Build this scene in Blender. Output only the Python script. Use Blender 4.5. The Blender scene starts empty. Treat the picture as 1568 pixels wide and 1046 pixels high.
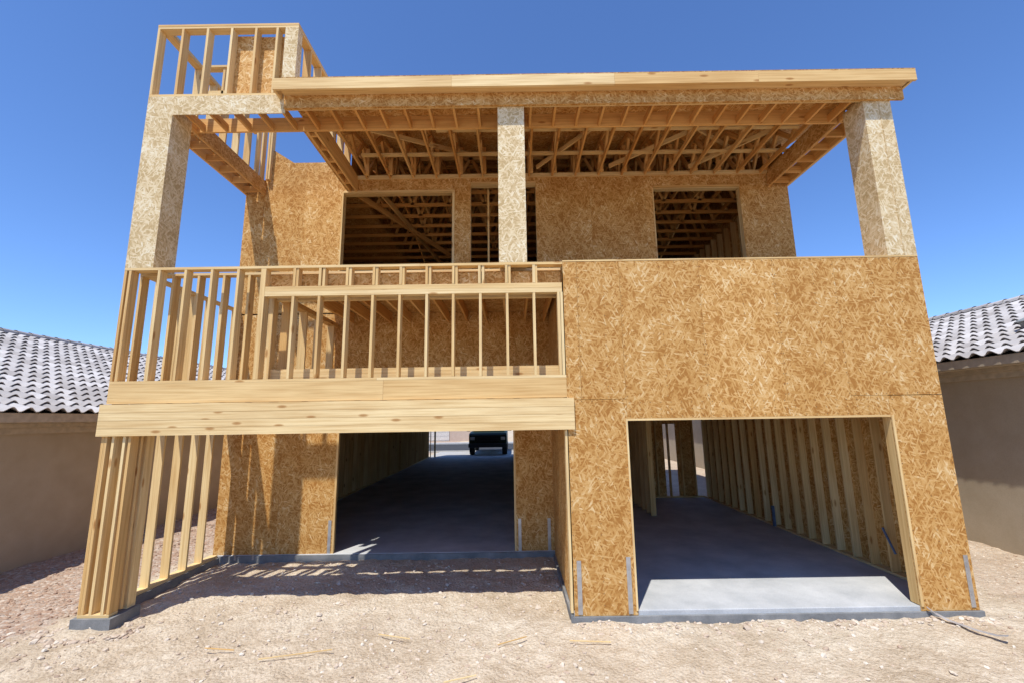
import bpy, math, random
from mathutils import Vector, Matrix, noise
random.seed(7)
R=random.random
def U(a,b): return a+(b-a)*random.random()
scene=bpy.context.scene
scene.view_settings.view_transform='Standard'
scene.view_settings.look='None'
scene.view_settings.exposure=0

# ---------------------------------------------------------------- mesh builder
class MB:
    def __init__(s): s.v=[];s.f=[];s.uv=[];s.r=[]
    def obox(s,c,ax,ay,az,rnd=None,uvoff=None):
        """oriented box, ax = half vector of the long axis"""
        c=Vector(c);A=[Vector(ax),Vector(ay),Vector(az)]
        if A[0].cross(A[1]).dot(A[2])<0: A[2]=-A[2]
        L=[a.length for a in A]
        r=R() if rnd is None else rnd
        o=(U(0,60),U(0,60)) if uvoff is None else uvoff
        b=len(s.v)
        for i in (-1,1):
            for j in (-1,1):
                for k in (-1,1):
                    s.v.append(c+A[0]*i+A[1]*j+A[2]*k); s.r.append(r)
        F=[(0,1,3,2,0),(4,6,7,5,0),(0,4,5,1,1),(2,3,7,6,1),(0,2,6,4,2),(1,5,7,3,2)]
        sg=[(-1 if not (n&4) else 1,-1 if not (n&2) else 1,-1 if not (n&1) else 1) for n in range(8)]
        for q in F:
            s.f.append(tuple(b+n for n in q[:4]))
            n=q[4]
            for vi in q[:4]:
                l=[sg[vi][m]*L[m] for m in range(3)]
                if n==0: s.uv.append((l[1]+o[0],l[2]+o[1]))
                elif n==1: s.uv.append((l[0]+o[0],l[2]+o[1]))
                else: s.uv.append((l[0]+o[0],l[1]+o[1]))
    def box(s,x0,x1,y0,y1,z0,z1,rnd=None,uvoff=None):
        h=[(x1-x0)/2,(y1-y0)/2,(z1-z0)/2]
        e=[Vector((h[0],0,0)),Vector((0,h[1],0)),Vector((0,0,h[2]))]
        i=max(range(3),key=lambda k:abs(h[k]))
        o=[k for k in range(3) if k!=i]
        if abs(h[o[0]])<abs(h[o[1]]): o=[o[1],o[0]]
        s.obox(((x0+x1)/2,(y0+y1)/2,(z0+z1)/2),e[i],e[o[0]],e[o[1]],rnd,uvoff)
    def beam(s,p0,p1,w,h,up=(0,0,1)):
        p0=Vector(p0);p1=Vector(p1);d=(p1-p0)
        a=d/2;dn=d.normalized();side=dn.cross(Vector(up)).normalized();u=side.cross(dn)
        s.obox((p0+p1)/2,a,side*w/2,u*h/2)
    def poly(s,pts,uvs=None,rnd=None):
        b=len(s.v);r=R() if rnd is None else rnd
        for p in pts: s.v.append(Vector(p));s.r.append(r)
        s.f.append(tuple(range(b,b+len(pts))))
        for i,p in enumerate(pts): s.uv.append(uvs[i] if uvs else (p[0],p[1]))
    def build(s,name,mat,parent=None,bevel=0,smooth=False):
        me=bpy.data.meshes.new(name);me.from_pydata([tuple(v) for v in s.v],[],s.f)
        uvl=me.uv_layers.new(name='UVMap')
        flat=[c for t in s.uv for c in t]; uvl.data.foreach_set('uv',flat)
        at=me.attributes.new('rnd','FLOAT','POINT'); at.data.foreach_set('value',s.r)
        me.materials.append(mat)
        if smooth: me.polygons.foreach_set('use_smooth',[True]*len(me.polygons))
        me.update()
        ob=bpy.data.objects.new(name,me);scene.collection.objects.link(ob)
        if parent: ob.parent=parent
        if bevel:
            m=ob.modifiers.new('b','BEVEL');m.width=bevel;m.segments=2;m.limit_method='ANGLE'
        return ob
def empty(name):
    e=bpy.data.objects.new(name,None);scene.collection.objects.link(e);e.empty_display_size=.5;return e

# ---------------------------------------------------------------- materials
class NT:
    def __init__(s,name,rough=.8,spec=.2,metal=0):
        s.m=bpy.data.materials.new(name);s.m.use_nodes=True;s.t=s.m.node_tree
        s.b=s.t.nodes['Principled BSDF'];s.b.inputs['Roughness'].default_value=rough
        s.b.inputs['Specular IOR Level'].default_value=spec;s.b.inputs['Metallic'].default_value=metal
    def n(s,ty,**k):
        nd=s.t.nodes.new(ty)
        for a,b in k.items(): setattr(nd,a,b)
        return nd
    def l(s,a,b): s.t.links.new(a,b)
    def inp(s,nd,i,v):
        if hasattr(v,'is_linked') : s.l(v,nd.inputs[i])
        else: nd.inputs[i].default_value=v
    def math(s,op,a,b=0.0,clamp=False):
        nd=s.n('ShaderNodeMath',operation=op);nd.use_clamp=clamp
        s.inp(nd,0,a);s.inp(nd,1,b);return nd.outputs[0]
    def uv(s): return s.n('ShaderNodeUVMap',uv_map='UVMap').outputs[0]
    def obj(s): return s.n('ShaderNodeTexCoord').outputs['Object']
    def mapping(s,v,sc=(1,1,1),rot=0,loc=(0,0,0)):
        nd=s.n('ShaderNodeMapping');s.l(v,nd.inputs[0]);nd.inputs['Scale'].default_value=sc
        nd.inputs['Rotation'].default_value=(0,0,rot);nd.inputs['Location'].default_value=loc;return nd.outputs[0]
    def rotated(s,v,rot,sc):
        return s.mapping(s.mapping(v,rot=rot),sc=sc)
    def noise(s,v,scale=5,detail=3,rough=.5,dim='3D'):
        nd=s.n('ShaderNodeTexNoise',noise_dimensions=dim);s.l(v,nd.inputs['Vector']);nd.inputs['Scale'].default_value=scale
        nd.inputs['Detail'].default_value=detail;nd.inputs['Roughness'].default_value=rough;return nd
    def vor(s,v,scale=5,feature='F1',dim='3D'):
        nd=s.n('ShaderNodeTexVoronoi',feature=feature,voronoi_dimensions=dim);s.l(v,nd.inputs['Vector']);nd.inputs['Scale'].default_value=scale;return nd
    def ramp(s,f,stops):
        nd=s.n('ShaderNodeValToRGB');s.l(f,nd.inputs[0]);cr=nd.color_ramp
        while len(cr.elements)<len(stops): cr.elements.new(.5)
        for e,(p,c) in zip(cr.elements,stops):
            e.position=p;e.color=(c[0],c[1],c[2],1) if not isinstance(c,(int,float)) else (c,c,c,1)
        return nd.outputs[0]
    def mix(s,f,a,b,mode='MIX'):
        nd=s.n('ShaderNodeMix',data_type='RGBA',blend_type=mode)
        s.inp(nd,0,f)
        for i,v in ((6,a),(7,b)):
            if isinstance(v,tuple): nd.inputs[i].default_value=(v[0],v[1],v[2],1)
            else: s.l(v,nd.inputs[i])
        return nd.outputs[2]
    def attr(s): return s.n('ShaderNodeAttribute',attribute_name='rnd').outputs['Fac']
    def col(s,c):
        if isinstance(c,tuple): s.b.inputs['Base Color'].default_value=(c[0],c[1],c[2],1)
        else: s.l(c,s.b.inputs['Base Color'])
    def bump(s,h,st=.3,d=.01):
        nd=s.n('ShaderNodeBump');s.l(h,nd.inputs['Height']);nd.inputs['Strength'].default_value=st
        nd.inputs['Distance'].default_value=d;s.l(nd.outputs[0],s.b.inputs['Normal'])

def mat_osb(name='osb',stops=None,k=1.0):
    t=NT(name,.75,.15);uv=t.uv()
    wn=t.noise(uv,2.2,2,dim='2D')
    wv=t.n('ShaderNodeVectorMath',operation='SCALE');t.l(wn.outputs['Color'],wv.inputs[0]);wv.inputs['Scale'].default_value=.06
    ad=t.n('ShaderNodeVectorMath',operation='ADD');t.l(uv,ad.inputs[0]);t.l(wv.outputs[0],ad.inputs[1]);v=ad.outputs[0]
    cur=None;sps=[]
    for a,sx,sy in ((.35,12,46),(1.35,13,50),(-.6,12,44)):
        vo=t.vor(t.rotated(v,a,(sx*k,sy*k,1)),1.0,dim='2D')
        sp=t.n('ShaderNodeSeparateColor');t.l(vo.outputs['Color'],sp.inputs[0]);sps.append(sp)
        cur=sp.outputs[0] if cur is None else t.math('MAXIMUM',cur,sp.outputs[0])
    f=t.math('SUBTRACT',t.math('POWER',cur,2.6),t.math('MULTIPLY',sps[0].outputs[1],.22))
    f=t.math('ADD',f,t.math('MULTIPLY',t.math('SUBTRACT',wn.outputs[0],.5),.8))
    c=t.ramp(f,stops)
    fine=t.noise(t.mapping(uv,sc=(1,4,1)),80,1,dim='2D').outputs[0]
    c=t.mix(.25,c,t.ramp(fine,[(.3,.5),(.65,1.0)]),'MULTIPLY')
    c=t.mix(1.0,c,t.ramp(t.attr(),[(0,(.88,.85,.80)),(1,(1,1,1))]),'MULTIPLY')
    t.col(c);t.bump(fine,.3,.003);return t.m
def mat_wood(name='lumber',tint=(1,1,1)):
    t=NT(name,.7,.2);uv=t.uv();a=t.attr()
    def T(c): return tuple(x*y for x,y in zip(c,tint))
    base=t.ramp(a,[(0,T((.70,.44,.17))),(.3,T((.79,.57,.27))),(.7,T((.85,.66,.35))),(1,T((.76,.52,.22)))])
    gr=t.noise(t.mapping(uv,sc=(.9,34,1)),1.0,4,.6,dim='2D').outputs[0]
    c=t.mix(.6,base,t.ramp(gr,[(.3,(.66,.53,.38)),(.6,(1,1,1))]),'MULTIPLY')
    kv=t.vor(t.mapping(uv,sc=(1.3,4,1)),1.0,dim='2D')
    ks=t.n('ShaderNodeSeparateColor');t.l(kv.outputs['Color'],ks.inputs[0])
    kd=t.math('ADD',kv.outputs['Distance'],t.math('MULTIPLY',t.math('GREATER_THAN',ks.outputs[0],.3),1.0))
    c=t.mix(.8,c,t.ramp(kd,[(0,(.45,.27,.15)),(.06,(.6,.42,.28)),(.11,(1,1,1))]),'MULTIPLY')
    big=t.noise(t.mapping(uv,sc=(.6,2,1)),1.0,2,dim='2D').outputs[0]
    c=t.mix(.35,c,t.ramp(big,[(.35,(.72,.6,.46)),(.6,(1,1,1))]),'MULTIPLY')
    t.col(c);return t.m
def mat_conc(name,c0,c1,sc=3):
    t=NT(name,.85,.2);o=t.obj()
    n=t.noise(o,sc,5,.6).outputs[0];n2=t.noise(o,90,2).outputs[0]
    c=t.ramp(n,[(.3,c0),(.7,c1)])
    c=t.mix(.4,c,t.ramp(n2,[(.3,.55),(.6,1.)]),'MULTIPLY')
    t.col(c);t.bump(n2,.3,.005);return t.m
def mat_plain(name,c,rough=.6,spec=.3,metal=0,var=.15,sc=8):
    t=NT(name,rough,spec,metal);n=t.noise(t.obj(),sc,4).outputs[0]
    t.col(t.ramp(n,[(.3,tuple(x*(1-var) for x in c)),(.7,tuple(min(1,x*(1+var)) for x in c))]));return t.m
OSB=mat_osb('osb',[(.0,(.45,.205,.05)),(.3,(.59,.315,.095)),(.6,(.68,.395,.14)),(.85,(.75,.475,.195)),(1,(.84,.61,.32))],1.12)
OSBP=mat_osb('osb_pale',[(.0,(.54,.38,.18)),(.3,(.67,.50,.27)),(.6,(.77,.61,.36)),(.85,(.82,.68,.44)),(1,(.86,.76,.54))],1.15)
WOOD=mat_wood()
WOOD_BOUNCE=mat_wood('roof_lumber_bounce_tint',(.98,.80,.60))  # lumber tinted oranger, painting warm bounce light into the shaded framing
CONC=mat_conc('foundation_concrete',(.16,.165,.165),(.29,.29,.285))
SLAB=mat_conc('slab_concrete',(.40,.41,.41),(.62,.62,.61),1.2)
STRAP=mat_plain('galvanized',(.5,.5,.5),.4,.5,.7)

# ---------------------------------------------------------------- the house
house=empty('house_under_construction')
wood=MB();woodr=MB();osb=MB();osbp=MB();conc=MB();slab=MB();metal=MB()
W=.038
XL,XR,XD=-5.93,6.25,.79
YB=2.75
OC=.4064
def stud(x,y0,z0,z1,d=.14,w=W): wood.box(x-w/2,x+w/2,y0,y0+d,z0,z1)
def study(x0,y,z0,z1,d=.14,w=W): wood.box(x0,x0+d,y-w/2,y+w/2,z0,z1)

# slabs and footings
slab.box(XL,.9,YB-.02,25,-.4,0)
slab.box(.78,XR+.02,.014,8.5,-.4,-.02)
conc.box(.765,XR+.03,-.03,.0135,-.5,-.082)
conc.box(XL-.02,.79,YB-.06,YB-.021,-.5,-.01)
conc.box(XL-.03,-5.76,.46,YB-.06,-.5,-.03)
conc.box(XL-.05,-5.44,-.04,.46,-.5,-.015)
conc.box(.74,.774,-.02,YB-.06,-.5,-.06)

# ---- patio front lower column (left), bare studs
for x in (XL+.02,XL+.062,XL+.17,-5.60,-5.52): stud(x,0,.025,2.388)
for x in (XL+.02,-5.56,-5.52): stud(x,.29,.025,2.388)
wood.box(XL,-5.5,0,.14,-.013,.024);wood.box(XL,-5.5,.29,.43,-.013,.024)
study(XL,.2,.025,2.388)
study(-5.64,.2,.025,2.388)
# left side wall, ground level
wood.box(XL,XL+.14,.431,YB-.07,-.028,.022)
y=.62
while y<YB-.1:
    study(XL,y,.024,2.598);y+=OC
wood.box(XL,XL+.09,.431,YB-.02,2.6,3.138)
# ---- patio beams
wood.box(XL,-1.9,0,.088,2.852,3.138,.25);wood.box(-1.897,XD,0,.088,2.852,3.138,.18)
z=2.39
for i,h in enumerate((.11,.11,.11,.125)):
    wood.box(-5.985,.885,-.042,.088,z,z+h-.004,(.55,.75,.65,.5)[i]);z+=h
wood.box(-5.98,.88,-.034,.08,2.39+.004,2.84,.0)
wood.box(XL+.05,-3.8,.342,.43,2.39,3.138);wood.box(-3.798,XD,.342,.43,2.39,3.36)  # middle back beam made taller to block sun stripes on patio ground
wood.box(XL,-5.892,.09,.34,2.40,3.136)
xs=[-3.32+OC*i for i in range(10)]
for (a,b) in ((0,.14),(.29,.43)):
    wood.box(XL,-3.8 if a else -2.0,a,b,3.14,3.178)
    if a==0: wood.box(-1.998,XD,a,b,3.14,3.178)
    wood.box(XL,-1.4,a-.002,b,4.872,4.91);wood.box(-1.398,XD-.002,a-.002,b,4.872,4.91)
    if a: wood.box(-3.75,XD-.02,a+.05,a+.13,4.45,4.80)
    else:
        wood.box(-3.75,XD-.02,a,a+.13,4.43,4.503);wood.box(-3.75,XD-.02,a+.002,a+.13,4.506,4.58)
        for x in xs:
            stud(x+U(-.006,.006),a+.002,3.18,4.428,.136);stud(x+U(-.01,.01),a,4.583,4.87)
            stud(x+.045,a+.01,4.583,4.87,.12)
        stud(XD-.03,a,3.18,4.43);stud(XD-.075,a,3.18,4.43)
    for x in (-3.772,-3.81): stud(x,a,3.18,4.87)
    for x in (-4.18,-4.585,-4.99,-5.395,-5.91): stud(x,a,3.18,4.87)
osb.box(-3.75,.77,.142,.154,4.585,4.80)  # OSB strip added behind the cripples to keep sun off the patio
stud(-5.84,0,3.18,4.87)
wood.box(XL,XL+.14,.432,YB-.02,3.14,3.178);wood.box(XL,XL+.14,.432,YB-.02,4.872,4.91)
y=.62
while y<YB:
    study(XL,y,3.18,4.87);y+=OC
# partition at the deck edge
y=.7
wood.box(-3.83,-3.69,.432,YB-.02,4.5,4.58)
while y<YB:
    study(-3.83,y,2.9,4.498);y+=OC*1.5
# deck joists and deck
x=-3.4
while x<XD:
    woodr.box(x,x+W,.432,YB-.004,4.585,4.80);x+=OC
osb.box(-3.8,XD,.156,YB+1,4.805,4.822);osb.box(XD+.01,XR-.02,.142,YB+1,4.805,4.822)

# ---- back wall of patio / balcony at y=YB
def sheets(x0,x1,y,z0,z1,t=.012,step=1.22,m=osb):
    x=x0
    while x<x1-.01:
        e=min(x+step,x1)
        m.box(x+.001,e-.001,y,y+t,z0,z1);x=e
sheets(XL,-3.6,YB,0,2.438);sheets(.03,XD,YB,0,2.438)
sheets(XL,-3.6,YB,2.442,4.8);sheets(-3.6,XD,YB,2.9,4.8)
sheets(.03,XD,YB,2.442,2.898)
sheets(-5.5,-3.73,YB,4.83,8.35,step=.9);sheets(XL,-5.502,YB,4.83,7.9)
sheets(-3.73,-1.24,YB,7.61,7.96);sheets(-1.24,-.88,YB,4.83,7.96)
sheets(-.88,.58,YB,7.78,7.96);sheets(.58,3.22,YB,4.83,7.96);sheets(3.22,5.16,YB,7.63,7.96);sheets(5.16,XR,YB,4.83,7.96)
osb.poly([(-5.5,YB+.004,8.35),(-4.9,YB+.004,8.35),(-5.5,YB+.004,8.75)],[(0,0),(.6,0),(0,.4)])
for x0,x1,zt in ((-3.73,-1.24,7.61),(-.88,.58,7.78),(3.22,5.16,7.63)):
    for x in (x0-.019,x0-.06,x1+.019,x1+.06): stud(x,YB-.006+.02,4.83,zt)
    if x0<-3: wood.box(x0-.03,x0,YB-.012,YB-.001,4.83,zt)
    wood.box(x0,x1,YB+.014,YB+.15,zt-.04,zt)
    wood.box(x0,x1,YB-.03,YB-.001,zt-.03,zt+.012)
wood.box(-1.29,-1.24,YB-.012,YB-.001,4.83,7.6)
wood.box(3.19,3.22,YB-.012,YB-.001,4.83,7.6)
wood.box(-3.6,XR,YB-.045,YB-.001,7.9,7.985)
for x0,x1 in ((-3.6,.03),):
    stud(x0-.02,YB+.014,0,2.9);stud(x1+.02,YB+.014,0,2.9);wood.box(x0,x1,YB+.014,YB+.15,2.6,2.9)
    wood.box(x0-.004,x0+.034,YB-.004,YB+.013,0.0,2.6);wood.box(x1-.034,x1+.004,YB-.004,YB+.013,0,2.6)
for x in (-.5,-.25,.3): stud(x,YB+.3,4.83,7.9)

# ---- right section front
def rs(x0,x1,z0,z1,y=0): osb.box(x0+.0015,x1-.0015,y,y+.012,z0,z1)
rs(.79,1.65,-.078,2.81);rs(5.46,XR,-.078,2.805)
rs(.79,1.0,2.815,4.905);rs(1.0,1.65,2.815,4.905)
rs(1.65,2.87,2.53,4.905);rs(2.87,4.0,2.53,4.905);rs(4.0,4.93,2.53,4.905)
rs(4.93,XR,2.815,4.905);rs(4.93,5.46,2.53,2.81)
wood.box(.79,3.6,-.004,.136,4.908,4.93);wood.box(3.602,XR,-.004,.136,4.908,4.93)
for x in (1.59,1.631,5.48,5.521): stud(x,.016,-.01,2.53)
wood.box(1.625,1.65,-.012,-.001,-.02,2.53,.6)
wood.box(5.46,5.492,-.016,-.001,-.02,2.53,.3)
wood.box(1.65,5.46,.014,.15,2.533,2.85);wood.box(1.65,5.46,.001,.15,2.50,2.532)
x=.85
while x<XR:
    if not 1.6<x<5.5: stud(x,.014,-.01,4.9)
    x+=OC
osb.box(.778,.79,.145,1.35,-.05,2.44);osb.box(.778,.79,1.352,YB-.002,-.05,2.44)
osb.box(.778,.79,.145,1.35,2.443,4.8);osb.box(.778,.79,1.352,YB-.002,2.443,4.8)
wood.box(.745,.777,.0,.14,-.04,2.38)
# ---- garage interior right
y=0.4
yy=.15
while yy<8.5:
    e=min(yy+1.22,8.5)
    osb.box(XR-.012,XR,yy,e-.002,0,2.44);osb.box(XR-.012,XR,yy,e-.002,2.443,4.8);yy=e
while y<8.4:
    study(XR-.153,y,.02,4.5);y+=OC
wood.box(XR-.153,XR-.013,.16,8.4,-.02,.018)
x=1.0
while x<6.1:
    stud(x,8.36,.02,3.2);x+=OC
wood.box(.9,6.1,8.36,8.5,-.02,.018)
sheets(.9,4.95,8.5,0,4.8);sheets(5.35,5.95,8.5,0,4.8);osb.box(4.95,5.35,8.5,8.512,2.3,4.8)
for i in range(7): study(3.6,5.8+i*OC,-.02,4.5)
# floor deck above both garages with joists
osb.box(XL,.9,YB+1.01,25,4.805,4.822);osb.box(.91,XR,YB+1.01,12.5,4.805,4.822)
y=3.2
while y<24.8:
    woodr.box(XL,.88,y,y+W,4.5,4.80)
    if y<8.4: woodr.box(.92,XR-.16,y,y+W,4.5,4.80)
    y+=.61
osb.box(.9,.912,.15,25,0,4.8)
yy=YB+.02
while yy<25:
    e=min(yy+1.22,25)
    osb.box(XL,XL+.012,yy,e-.002,0,2.44);osb.box(XL,XL+.012,yy,e-.002,2.443,4.8);yy=e
y=YB+.25
while y<24.9:
    study(XL+.014,y,.04,4.5);study(.755,y,.04,4.5);y+=OC
wood.box(XL+.014,XL+.154,YB+.2,24.9,0,.038);wood.box(.755,.895,YB+.2,24.9,0,.038)
sheets(XL,.9,25,2.7,4.8);sheets(.25,.9,25,0,2.7)
stud(.2,24.86,0,2.7);stud(XL+.2,24.86,0,2.7);stud(XL+.5,24.86,0,2.7,.14,.1)

# ---- posts
osbp.box(XL-.001,-5.5,-.001,.43,4.912,7.86,.8)
osbp.box(-.18,.25,-.001,.43,4.912,7.598,1)
osbp.box(5.80,XR,-.001,.43,4.932,7.66,.8)
osbp.box(6.05,6.066,-.008,-.002,4.95,7.66,0)

# ---- ladder (box) beams
def ladx(x0,x1,y0,y1,z0,z1):
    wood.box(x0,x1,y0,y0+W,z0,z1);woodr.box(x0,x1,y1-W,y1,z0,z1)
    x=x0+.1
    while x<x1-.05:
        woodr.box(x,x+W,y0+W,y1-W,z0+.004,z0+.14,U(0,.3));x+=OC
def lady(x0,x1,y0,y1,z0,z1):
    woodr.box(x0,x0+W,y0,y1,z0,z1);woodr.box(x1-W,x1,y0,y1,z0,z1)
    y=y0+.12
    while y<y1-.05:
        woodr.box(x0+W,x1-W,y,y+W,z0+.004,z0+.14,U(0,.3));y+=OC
ladx(-5.5,-.18,.012,.60,7.6,7.86);ladx(.25,5.8,.012,.60,7.6,7.86)
lady(XL,-5.5,.43,YB,7.56,7.86);lady(5.82,XR,.43,YB,7.6,7.9);lady(-3.6,-3.42,.60,YB,7.6,7.98)
osb.box(-5.488,-5.476,.61,YB-.01,7.56,7.86);osb.box(5.796,5.818,.61,YB-.01,7.6,7.98)
osb.box(-3.636,-3.602,.61,YB-.05,7.6,7.98)
osbp.box(-5.499,-4.3,-.006,.011,7.52,7.86,.9);osbp.box(-4.298,-3.66,-.006,.011,7.52,7.86,.5)
x=-3.66
for e in (-1.2,1.3,3.9,6.44):
    osb.box(x,e-.002,-.055,-.008,7.575,7.9);x=e
# blocking closing the ladder from above (roof underside)
osb.box(-3.66,6.44,-.05,.59,7.862,7.90,.1)
x=-3.76
for e in (-.9,1.7,4.0,6.52):
    wood.box(x,e-.002,-.24,-.2,7.77,7.965,U(.1,.6));x=e
wood.box(-3.66,6.44,-.199,-.056,7.80,7.815,.2)
wood.box(6.48,6.52,-.2,5,7.80,7.965,.4)
wood.box(-3.76,-3.72,-.2,-.01,7.77,7.965,.4)

# ---- balcony roof : deck + trusses
SL=.24
def zr(y): return 7.962+SL*(y+.24)
def slab_slope(x0,x1,y0,y1):
    a=(x0+x1)/2;z0,z1=zr(y0),zr(y1)
    osb.obox((a,(y0+y1)/2,(z0+z1)/2+.01),(0,(y1-y0)/2,(z1-z0)/2),((x1-x0)/2,0,0),Vector((0,-SL,1)).normalized()*.008)
yy=-.24
while yy<7.4:
    e=min(yy+1.22,7.5)
    xx=-3.62
    while xx<6.5:
        x2=min(xx+2.44,6.52);slab_slope(xx,x2-.003,yy,e-.003);xx=x2
    yy=e
zt=zr(7.5)
osb.obox(((-3.62+6.52)/2,10.2,zt-.6),((6.52+3.62)/2,0,0),(0,2.7,-.6),(0,.0016,.008))
for X in (XR-.006,-3.6):
    osb.poly([(X,YB+.02,7.90),(X,YB+.02,zr(YB)-.01),(X,7.5,zt-.02),(X,12.5,zt-1.13),(X,12.5,7.90)],[(0,0),(0,.7),(4.7,1.6),(9.7,.5),(9.7,0)])
osb.box(-3.6,XR,12.5,12.512,8.3,zt-1.13)
osb.box(XL,-3.59,YB+.02,12.5,7.93,7.945)
x=-3.2;ti=0
while x<6.0:
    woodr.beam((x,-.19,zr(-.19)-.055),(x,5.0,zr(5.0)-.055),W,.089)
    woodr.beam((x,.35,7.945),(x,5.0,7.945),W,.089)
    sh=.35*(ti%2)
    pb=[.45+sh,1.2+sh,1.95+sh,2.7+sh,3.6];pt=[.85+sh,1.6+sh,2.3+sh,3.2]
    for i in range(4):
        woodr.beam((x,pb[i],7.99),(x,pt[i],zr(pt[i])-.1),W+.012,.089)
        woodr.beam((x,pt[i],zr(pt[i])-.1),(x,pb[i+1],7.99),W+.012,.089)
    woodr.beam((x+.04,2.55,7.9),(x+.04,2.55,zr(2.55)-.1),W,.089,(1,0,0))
    x+=.52;ti+=1
for a_,b_ in (((3.0,.8,8.0),(5.0,2.6,8.45)),((2.2,2.5,8.0),(4.2,1.1,8.2)),((-2.9,1.0,8.0),(-.9,2.6,8.4)),((.6,2.5,8.0),(2.0,1.0,8.2)),((4.0,2.6,8.02),(5.7,.9,8.1))):
    wood.beam(a_,b_,W,.089)
wood.beam((-1.4,1.2,8.02),(5.6,1.25,8.02),.089,W)
wood.beam((-3.1,2.0,8.03),(5.9,2.05,8.03),.089,W)
# interior ceiling members running along X
y=3.25
while y<12:
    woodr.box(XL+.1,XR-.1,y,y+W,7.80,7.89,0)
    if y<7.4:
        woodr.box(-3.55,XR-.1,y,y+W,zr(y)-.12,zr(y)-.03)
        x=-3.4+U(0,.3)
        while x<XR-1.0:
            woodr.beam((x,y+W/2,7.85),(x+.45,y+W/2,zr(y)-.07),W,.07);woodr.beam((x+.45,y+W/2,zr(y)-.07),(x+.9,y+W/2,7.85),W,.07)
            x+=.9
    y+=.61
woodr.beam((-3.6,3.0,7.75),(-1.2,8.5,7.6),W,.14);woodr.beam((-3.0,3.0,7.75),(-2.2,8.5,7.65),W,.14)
yy=YB+.02
while yy<12.5:
    e=min(yy+1.22,12.5)
    osb.box(XL,XL+.012,yy,e-.0005,4.83,7.95);osb.box(XR-.012,XR,yy,e-.0005,4.83,7.95);yy=e
sheets(XL,XR,12.5,4.83,8.3)
y=YB+.3
while y<12.4:
    study(XR-.153,y,4.85,7.8);study(XL+.014,y,4.85,7.8);y+=OC
x=-3.4
while x<5.8:
    stud(x,8.0,4.85,7.8);x+=OC
for i in range(9): study(.2,3.6+i*OC,4.85,7.8)
for i in range(9): study(2.7,4.0+i*OC,4.85,7.8)
sheets(XL+.1,XR-.2,8.15,4.85,7.8)

# ---- rooftop tower
TZ=9.19
a=0.0
wood.box(XL,-3.54,a,a+.14,7.862,7.90)
wood.box(XL,-3.54,a-.003,a+.14,TZ,TZ+.038);wood.box(XL,-3.54,a,a+.14,TZ-.04,TZ-.002)
for x in (XL+.02,-5.5,-5.08,-4.67,-4.26,-3.9): stud(x,a,7.902,TZ-.042)
osbp.box(-3.76,-3.54,-.004,.15,7.902,TZ-.044,.9)
osb.box(-4.72,-4.28,.142,.154,7.95,9.12,1);osb.box(-4.278,-3.85,.142,.154,7.95,9.1,.8)
for x0 in (XL,-3.68):
    if x0<-5: wood.box(x0,x0+.14,.142,YB,7.88,7.915)
    else: wood.box(x0,x0+.14,.142,YB,7.985,8.02)
    wood.box(x0,x0+.14,.142,YB+.1,TZ,TZ+.038);wood.box(x0,x0+.14,.142,YB+.1,TZ-.04,TZ-.002)
    y=.5
    while y<YB+.1:
        study(x0,y,8.02,TZ-.042);y+=OC
for x in (XL+.2,-5.6,-5.45,-5.4): stud(x,YB-.1,7.9,TZ-.042)
wood.box(XL+.14,-4.9,.9,.94,8.6,8.7);wood.box(-4.95,-4.91,.9,1.04,8.0,9.19)
wood.beam((XL+.2,.5,8.1),(XL+.2,1.6,9.1),W,.09)
wood.box(-5.4,-5.36,.9,1.04,8.0,9.19);wood.box(XL+.14,-4.9,.88,1.02,9.19,9.23)

# ---- hold-down straps
for x,y,z0,z1 in ((-3.66,YB-.004,.05,.62),(.1,YB-.004,.05,.6),(.68,YB-.004,.05,.6),(.87,-.004,.0,.62),(1.55,-.004,.0,.66),(6.17,-.004,.02,.62)):
    metal.box(x-.03,x+.03,y-.004,y,z0-.06,z1)
    for i in range(12):
        metal.box(x-.012,x+.012,y-.007,y-.005,z0+i*.045,z0+i*.045+.012,0)
for x in (-5.85,-5.45,-5.1):
    metal.box(x-.02,x+.02,YB-.065,YB-.061,-.08,.02)
wood.build('lumber_framing',WOOD,house);woodr.build('roof_and_floor_framing',WOOD_BOUNCE,house)
osb.build('osb_sheathing',OSB,house);osbp.build('osb_posts',OSBP,house)
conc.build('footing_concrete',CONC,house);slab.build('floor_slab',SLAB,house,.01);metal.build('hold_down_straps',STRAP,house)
nl=MB()
def nails_v(x,z0,z1,y=-.0035):
    z=z0
    while z<z1:
        nl.box(x-.004,x+.004,y,y+.003,z-.004,z+.004);z+=.15
def nails_h(z,x0,x1,y=-.0035):
    x=x0
    while x<x1:
        nl.box(x-.004,x+.004,y,y+.003,z-.004,z+.004);x+=.15
for x in (.81,.98,1.02,1.4,6.23): nails_v(x,2.85,4.88)
for x in (1.67,2.26,2.85,2.89,3.5,3.98,4.02,4.6,4.91,5.5,5.9): nails_v(x,2.85,4.88)
for z_ in (2.56,2.66,2.76): nails_h(z_,1.7,5.4)
nails_h(4.88,.85,6.2);nails_h(2.84,5.0,6.2);nails_h(2.79,.85,1.6);nails_h(2.79,5.5,6.2)
for x in (.81,1.2,1.6,5.52,5.85,6.23): nails_v(x,.05,2.75)
nl.build('sheathing_nails',mat_plain('nail_steel',(.12,.09,.07),.5),house)
pipe=MB();pipe.beam((6.03,1.0,.35),(6.04,1.2,.7),.025,.025);pipe.beam((6.05,4.4,0),(6.05,4.4,.45),.05,.05,(0,1,0))
pipe.build('utility_stub',mat_plain('grey_blue_plastic',(.12,.16,.25),.4),house)

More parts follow.
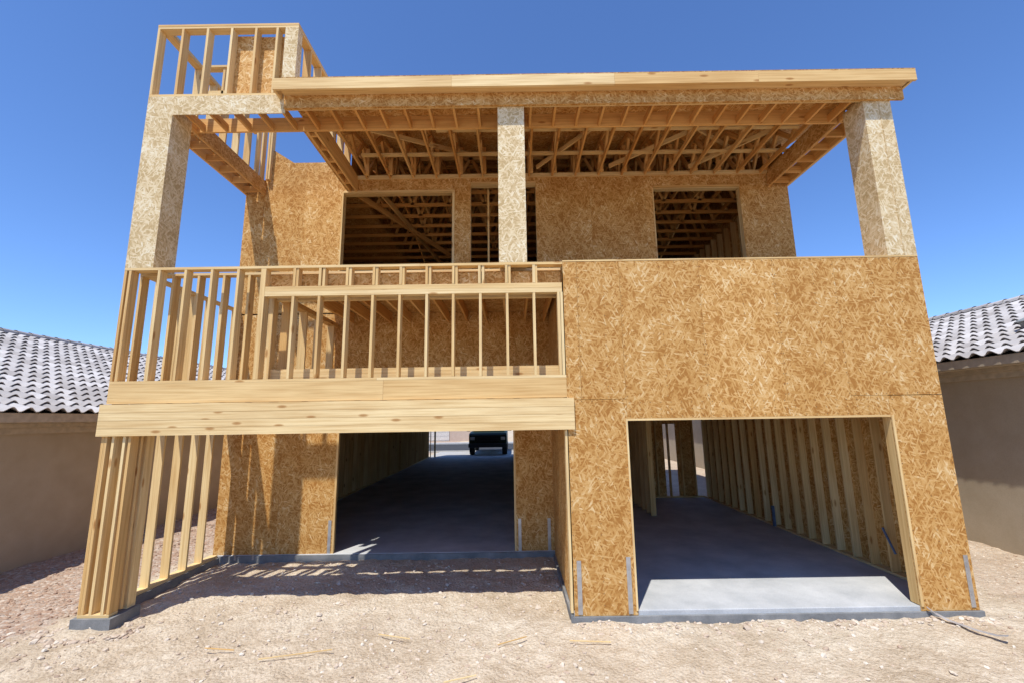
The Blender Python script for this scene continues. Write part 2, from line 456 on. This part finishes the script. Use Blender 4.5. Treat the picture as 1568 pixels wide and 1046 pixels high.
# ---------------------------------------------------------------- ground
def gz(x,y):
    b=-.185
    if y>0: b+=.065*min(1,y/2.7)
    # soil raked up against the footing
    if .6<x<6.5: b+=.045*math.exp(-((y+.05)/.28)**2)*(.6+.8*noise.noise(Vector((x*1.3,2,0))))
    if -6.4<x<-5.2: b+=.05*math.exp(-((y-.1)/.5)**2)*math.exp(-((x+5.75)/.5)**2)
    return b
def lin(a,b,st):
    n=int(round((b-a)/st));return [a+(b-a)*i/n for i in range(n+1)]
xs=[-900,-400,-200,-90,-45,-25,-16]+lin(-11,11,.06)+[16,25,45,90,200,400,900]
ys=[-900,-400,-150,-60,-25,-12]+lin(-5.2,3.4,.06)+lin(3.8,28,.8)+[40,70,120,250,500,1000]
vs=[];fs=[]
def gnoise(p): return .028*noise.noise(p*.55)+.024*noise.noise(p*1.7)+.024*noise.noise(p*4.1)+.024*noise.noise(p*8)
for y in ys:
    for x in xs:
        near=abs(x)<=11 and -5.3<y<3.5
        p=Vector((x,y,0))
        z=gz(x,y)+(gnoise(p) if near else .028*noise.noise(p*.55))
        vs.append((x,y,z))
n=len(xs)
for j in range(len(ys)-1):
    for i in range(n-1): fs.append((j*n+i,j*n+i+1,(j+1)*n+i+1,(j+1)*n+i))
me=bpy.data.meshes.new('ground');me.from_pydata(vs,[],fs);me.polygons.foreach_set('use_smooth',[True]*len(fs))
g=bpy.data.objects.new('ground',me);scene.collection.objects.link(g)
t=NT('desert_dirt',.95,.1);o=t.obj()
n1=t.noise(o,.8,6,.68).outputs[0];n2=t.noise(o,7,5,.65).outputs[0];n3=t.noise(o,40,3,.75).outputs[0]
c=t.ramp(n1,[(.32,(.55,.44,.31)),(.5,(.69,.575,.43)),(.66,(.78,.68,.53))])
c=t.mix(.5,c,t.ramp(n2,[(.3,(.64,.57,.49)),(.62,(1,1,1))]),'MULTIPLY')
c=t.mix(.55,c,t.ramp(n3,[(.3,(.48,.43,.38)),(.6,(1.0,1.0,1.0))]),'MULTIPLY')
pv=t.vor(o,22);sp=t.n('ShaderNodeSeparateColor');t.l(pv.outputs['Color'],sp.inputs[0])
peb=t.ramp(sp.outputs[0],[(0,(.36,.23,.16)),(.4,(.50,.35,.25)),(.7,(.42,.33,.26)),(1,(.64,.53,.43))])
sx=t.n('ShaderNodeSeparateXYZ');t.l(o,sx.inputs[0])
edge=t.math('ADD',t.math('MULTIPLY',sx.outputs[0],-1.0),t.math('MULTIPLY',n2,.7))
m1=t.math('MULTIPLY',t.math('SUBTRACT',edge,6.75),4.0,True)
edge2=t.math('ADD',sx.outputs[0],t.math('MULTIPLY',n2,.7))
m2=t.math('MULTIPLY',t.math('SUBTRACT',edge2,7.5),3.0,True)
c=t.mix(m1,c,peb);c=t.mix(t.math('MULTIPLY',m2,.4),c,peb)
t.col(c)
h=t.math('ADD',t.math('ADD',n2,t.math('MULTIPLY',n3,.5)),t.math('MULTIPLY',pv.outputs['Distance'],-.5))
t.bump(h,.9,.045);me.materials.append(t.m)

# rocks
import bmesh
bm=bmesh.new();bmesh.ops.create_icosphere(bm,subdivisions=1,radius=1);bm.verts.ensure_lookup_table()
IV=[v.co.copy() for v in bm.verts];IF=[tuple(v.index for v in f.verts) for f in bm.faces];bm.free()
rk=MB()
def rock(x,y,r,dark=None):
    p=Vector((x,y,0))
    z=gz(x,y)+gnoise(p)
    b=len(rk.v);rd=R() if dark is None else dark
    M=Matrix.Rotation(U(0,6.3),3,'Z')@Matrix.Rotation(U(-.5,.5),3,'X')
    sc=(r*U(.8,1.4),r*U(.6,1.1),r*U(.4,.8))
    for v in IV:
        k=U(.7,1.15);q=M@Vector((v.x*sc[0]*k,v.y*sc[1]*k,v.z*sc[2]*k))
        rk.v.append(Vector((x,y,z+r*.1))+q);rk.r.append(rd)
    for f in IF:
        rk.f.append(tuple(b+i for i in f));rk.uv+=[(0,0)]*3
for i in range(8500):
    y=-4.6+4.6*R()**.9
    x=U(-9.5,9.5)
    if noise.noise(Vector((x,y,3))*.8)<U(-.45,.25): continue
    rock(x,y,.006+.036*R()**4,U(.3,.85)**1.2)
for i in range(1000):
    x=U(-5.6,.7);y=U(0,2.6);rock(x,y,.008+.035*R()**4,U(.3,.8))
for i in range(3000):
    x=U(-9.4,-6.4);y=U(-4,9);rock(x,y,U(.015,.035),U(0,.35))
for i in range(800):
    x=U(6.6,9.5);y=U(-2,6);rock(x,y,U(.01,.03),U(.1,.8))
for i in range(200):
    x=U(.8,6.3);rock(x,-.06-.25*R()**2,U(.012,.04),U(.3,.8))
for i in range(140):
    a_=U(0,6.28);rock(-5.7+.5*math.cos(a_)*U(.8,1.3),-.05+.3*math.sin(a_),U(.015,.05),U(.2,.7))
for x,y,r in ((-3.0,1.6,.06),(-2.4,1.9,.05),(3.0,-.2,.06),(4.6,-.25,.05),(2.4,-.35,.05),(-5.9,-.35,.08),(-6.15,-.3,.06),(-6.3,-.15,.07),(6.5,-.3,.05),(3.4,-.25,.05),(2.1,-.2,.05)):
    rock(x,y,r,U(.3,.8))
t=NT('rock',.9,.15)
t.col(t.mix(.4,t.ramp(t.attr(),[(0,(.38,.24,.17)),(.3,(.50,.38,.28)),(.6,(.64,.53,.41)),(1,(.80,.73,.62))]),t.ramp(t.noise(t.obj(),40,2).outputs[0],[(.3,.6),(.6,1.)]),'MULTIPLY'))
rk.build('loose_rocks',t.m)
sc_=MB()
for x,y,l,a in ((-2.6,-.75,.8,.25),(-1.55,-.35,.45,-.3),(-.05,-.5,.4,.5),(-.6,-1.3,.35,.35),(-3.6,-.6,.4,-.15),(.9,-.55,.5,-.1)):
    d=Vector((math.cos(a),math.sin(a),0))*l/2;c=Vector((x,y,gz(x,y)+.045))
    sc_.beam(c-d,c+d,.011,.01)
sc_.build('lumber_scrap',WOOD)
st=MB();pts=[(5.50,-.045,-.01),(5.56,-.09,-.07),(5.62,-.2,-.11),(5.72,-.45,-.12),(5.80,-.62,-.11),(5.86,-.7,-.08)]
for a,b in zip(pts,pts[1:]): st.beam(a,b,.055,.003)
st.build('metal_strap',mat_plain('strap_metal',(.5,.5,.51),.45,.5,.4))

# ---------------------------------------------------------------- neighbours
STUC=mat_conc('stucco',(.42,.34,.235),(.48,.395,.285),2)
TRIM=mat_plain('trim_paint',(.46,.38,.275),.7)
t=NT('roof_tile',.8,.2);uv=t.uv()
fl=t.n('ShaderNodeVectorMath',operation='FLOOR');t.l(uv,fl.inputs[0]);wn=t.n('ShaderNodeTexWhiteNoise',noise_dimensions='2D');t.l(fl.outputs[0],wn.inputs['Vector'])
c=t.ramp(wn.outputs['Value'],[(0,(.35,.32,.30)),(.5,(.45,.42,.40)),(1,(.55,.52,.50))])
c=t.mix(.4,c,t.ramp(t.noise(t.obj(),6,4).outputs[0],[(.3,.65),(.6,1.)]),'MULTIPLY');t.col(c);TILE=t.m
UNDER=mat_plain('roof_underlay',(.05,.045,.04),.9)
def neighbour(name,xe,ze,xr,zr_,xw,y0,y1,vents):
    e=empty(name)
    s=1 if xr>xe else -1
    run=abs(xr-xe);L=math.hypot(run,zr_-ze);dx=(xr-xe)/L;dz=(zr_-ze)/L
    nrm=Vector((-dz*s,0,abs(dx)))
    def roof_half(xe_,ddx):
        m=MB();und=MB()
        nr=Vector((-dz if ddx>0 else dz,0,abs(dx)))
        CL=.36;nc=int(L/CL)+1;per=.30
        st=per/8;ny=int((y1-y0)/st)
        for c in range(nc):
            base=len(m.v)
            for sgm,off in ((0,.052),(1,.0)):
                dist=min(c*CL+sgm*(CL+.04),L+.02)-.03
                for j in range(ny+1):
                    y=y0+j*st
                    hh=off+.045*math.sin(2*math.pi*y/per)
                    m.v.append(Vector((xe_+ddx*dist,y,ze+dz*dist))+nr*hh);m.r.append(0)
            for j in range(ny+1):
                m.v.append(m.v[base+j]-nr*.018);m.r.append(0)
            N=ny+1
            for j in range(ny):
                a=base+j
                m.f.append((a,a+1,a+N+1,a+N));u0=(y0+j*st)/per-.25
                u=math.floor(u0+1e-4)+.5
                m.uv+=[(u,c+.5)]*4
                m.f.append((a,a+2*N,a+2*N+1,a+1));m.uv+=[(u,c+.5)]*4
        m.build('roof_tiles',TILE,e)
        a=Vector((xe_,y0,ze))-nr*.05;b=Vector((xe_+ddx*L,y0,ze+dz*L))-nr*.05
        und.poly([a,b,b+Vector((0,y1-y0,0)),a+Vector((0,y1-y0,0))])
        und.build('roof_underlay',UNDER,e)
    roof_half(xe,dx)
    xe2=2*xr-xe
    roof_half(xe2,-dx)
    cap=MB()
    y=y0
    while y<y1:
        for k in range(6):
            a0=math.pi*k/6;a1=math.pi*(k+1)/6
            r0=.13;r1=.115
            cap.poly([(xr+r0*math.cos(a0),y,zr_+r0*math.sin(a0)+.01),(xr+r0*math.cos(a1),y,zr_+r0*math.sin(a1)+.01),(xr+r1*math.cos(a1),y+.42,zr_+r1*math.sin(a1)),(xr+r1*math.cos(a0),y+.42,zr_+r1*math.sin(a0))],[(y*3,.5)]*4)
        y+=.4
    cap.build('ridge_cap',TILE,e)
    w=MB();xw2=2*xr-xw
    a,b=min(xw,xw2),max(xw,xw2)
    w.box(a,b,y0+.4,y1-.4,-.6,ze-.22)
    for yy in (y0+.4,y1-.4):
        w.poly([(a,yy,ze-.22),(b,yy,ze-.22),(xr,yy,zr_-.15)])
    w.build('stucco_walls',STUC,e)
    tr=MB()
    for X0,sg in ((xe,s),(xe2,-s)):
        tr.box(min(X0,X0+.04*sg),max(X0,X0+.04*sg),y0,y1,ze-.2,ze-.03)
        tr.box(min(X0+.041*sg,X0+.041*sg+abs(xw-xe)*sg),max(X0+.041*sg,X0+.041*sg+abs(xw-xe)*sg),y0,y1,ze-.215,ze-.19)
        q=X0+(abs(xw-xe)-.16)*sg
        tr.box(min(q,q+.158*sg),max(q,q+.158*sg),y0+.3,y1-.3,ze-.30,ze-.217)
        q=X0+(abs(xw-xe)-.08)*sg
        tr.box(min(q,q+.078*sg),max(q,q+.078*sg),y0+.35,y1-.35,ze-.42,ze-.302)
    tr.build('eave_trim',TRIM,e)
    v=MB()
    for (d,y) in vents:
        c=Vector((xe+dx*d,y,ze+dz*d))+nrm*.14
        v.obox(c,(0,.22,0),Vector((dx,0,dz))*.2,nrm*.06)
        v.obox(c+nrm*.07,(0,.26,0),Vector((dx,0,dz))*.24,nrm*.012)
    if vents: v.build('roof_vent',mat_plain(name+'_vent_paint',(.25,.26,.25)),e,.01)
    return e
neighbour('stucco_house',-9.1,2.82,-15,5.25,-9.5,-5,26,((4.2,3.9),(3.0,10)))
neighbour('stucco_house.001',9.15,3.62,13.2,5.35,9.62,-5,24,((1.5,2.1),))

# ---------------------------------------------------------------- behind: street, truck, house
road=MB();road.poly([(-200,31,-.085),(200,31,-.085),(200,42,-.085),(-200,42,-.085)])
road.build('street',mat_conc('asphalt',(.05,.05,.05),(.075,.073,.07),3))
dr=MB();dr.box(-6,1,25.05,30.7,-.3,-.045);dr.box(-200,200,30.7,30.98,-.3,.02);dr.box(-200,200,42.02,42.3,-.3,.02);dr.box(-200,200,42.31,43.8,-.3,.03)
dr.build('pavement',mat_conc('pavement_concrete',(.42,.40,.37),(.52,.5,.47),2))
fh=empty('stucco_house.002')
m=MB();m.box(-24,-3.5,50,60,-.3,3.0);m.poly([(-24,50,3),(-24,60,3),(-24,55,5)]);m.poly([(-3.5,50,3),(-3.5,60,3),(-3.5,55,5)]);m.build('walls',mat_conc('pink_stucco',(.5,.38,.3),(.56,.44,.35)),fh)
m=MB();m.obox((-13.7,52.2,4.05),(10.8,0,0),(0,2.9,1.15),(0,-.04,.1));m.obox((-13.7,57.8,4.05),(10.8,0,0),(0,2.9,-1.15),(0,.04,.1));m.build('roof',TILE,fh)
m=MB();m.box(-13,-8,49.93,49.99,-.1,2.3);m.box(-20,-18,49.93,49.99,.9,2.1)
for i in range(4): m.box(-13,-8,49.90,49.925,.5*i,.5*i+.46)
m.build('garage_door',mat_plain('door_paint',(.6,.56,.5)),fh)

truck=empty('pickup_truck')
def extr(name,prof,x0,x1,mat,bev=.04,taper=None):
    bm=bmesh.new()
    A=[];B=[]
    for (y,z) in prof:
        k=taper(z) if taper else 0
        A.append(bm.verts.new((x0+k,y,z)));B.append(bm.verts.new((x1-k,y,z)))
    bm.faces.new(A);bm.faces.new(B[::-1])
    n=len(A)
    for i in range(n): bm.faces.new((A[i],B[i],B[(i+1)%n],A[(i+1)%n]))
    bmesh.ops.recalc_face_normals(bm,faces=bm.faces)
    me=bpy.data.meshes.new(name);bm.to_mesh(me);bm.free();me.materials.append(mat)
    ob=bpy.data.objects.new(name,me);scene.collection.objects.link(ob);ob.parent=truck
    if bev:
        md=ob.modifiers.new('b','BEVEL');md.width=bev;md.segments=3
    return ob
GREEN=mat_plain('green_paint',(.008,.018,.009),.45,.25);BLK=mat_plain('black_rubber',(.012,.012,.012),.8);GL=mat_plain('window_glass',(.02,.03,.03),.2,.4);CHR=mat_plain('dark_bumper',(.03,.03,.03),.5,.3);LAMP=mat_plain('headlamp',(.4,.4,.38),.3,.5)
extr('body',[(0,.55),(0,1.12),(.15,1.22),(1.35,1.3),(5.6,1.3),(5.6,.5),(4.9,.5),(4.75,.9),(4.0,.9),(3.85,.5),(1.35,.5),(1.2,.9),(.45,.9),(.3,.5)],-1.05,1.05,GREEN)
extr('cab',[(1.3,1.28),(1.95,1.92),(3.4,1.95),(3.75,1.28)],-.98,.98,GREEN,.05,lambda z:.14*(z-1.28)/.65)
extr('windshield',[(1.33,1.34),(1.27,1.34),(1.83,1.88),(1.89,1.88)],-.9,.9,GL,0,lambda z:.13*(z-1.28)/.65)
extr('grille',[(-.03,.72),(-.03,1.08),(.02,1.08),(.02,.72)],-.6,.6,BLK,.01)
extr('bumper',[(-.16,.45),(-.16,.66),(.05,.66),(.05,.45)],-1.07,1.07,CHR,.03)
for i in range(3): extr('grille_bar',[(-.05,.8+.1*i),(-.05,.83+.1*i),(-.03,.83+.1*i),(-.03,.8+.1*i)],-.6,.6,CHR,0)
for s in (-1,1):
    extr('headlamp',[(-.03,.85),(-.03,1.02),(.03,1.02),(.03,.85)],s*.84-.12,s*.84+.12,LAMP,.02)
    extr('mirror',[(1.5,1.3),(1.5,1.55),(1.6,1.55),(1.6,1.3)],s*1.2-.12,s*1.2+.12,BLK,.03)
    for yy in (.82,4.38):
        bpy.ops.mesh.primitive_cylinder_add(vertices=28,radius=.4,depth=.28,location=(s*.92,yy,.4),rotation=(0,math.pi/2,0))
        w=bpy.context.object;w.name='wheel';w.data.materials.append(BLK);w.parent=truck
        md=w.modifiers.new('b','BEVEL');md.width=.04;md.segments=2
        bpy.ops.mesh.primitive_cylinder_add(vertices=20,radius=.22,depth=.3,location=(s*.92,yy,.4),rotation=(0,math.pi/2,0))
        w=bpy.context.object;w.name='rim';w.data.materials.append(CHR);w.parent=truck
truck.location=(-1.85,26.2,-.04);truck.scale=(1.3,1.15,1.28)

# ---------------------------------------------------------------- light
ld=Vector((.52,1.14,-2.53)).normalized()
sd=bpy.data.lights.new('sun','SUN');sd.energy=5;sd.angle=math.radians(.53);sd.color=(1,.97,.90)
so=bpy.data.objects.new('sun',sd);scene.collection.objects.link(so);so.rotation_euler=ld.to_track_quat('-Z','Y').to_euler();so.location=(-10,-20,40)
w=bpy.data.worlds.new('World');scene.world=w;w.use_nodes=True
nt=w.node_tree;sky=nt.nodes.new('ShaderNodeTexSky');sky.sky_type='NISHITA';sky.sun_disc=False
sky.sun_elevation=math.asin(-ld.z);sky.sun_rotation=math.radians(204.5);sky.air_density=1.0;sky.dust_density=.0;sky.ozone_density=1.6;sky.altitude=900
mx=nt.nodes.new('ShaderNodeMix');mx.data_type='RGBA';mx.blend_type='MULTIPLY';mx.inputs[0].default_value=1
nt.links.new(sky.outputs[0],mx.inputs[6]);mx.inputs[7].default_value=(.86,1.14,1.58,1)
nt.links.new(mx.outputs[2],nt.nodes['Background'].inputs[0]);nt.nodes['Background'].inputs[1].default_value=.138

# ---------------------------------------------------------------- camera
cd=bpy.data.cameras.new('camera');cam=bpy.data.objects.new('camera',cd);scene.collection.objects.link(cam)
cd.sensor_width=36;cd.lens=15.61;cd.clip_end=3000;cd.clip_start=.05
M=Matrix.Translation((0,-6.52,2.56))@Matrix.Rotation(math.radians(90+9.76),4,'X')@Matrix.Rotation(-.015,4,'Z')
cam.matrix_world=M
scene.camera=cam
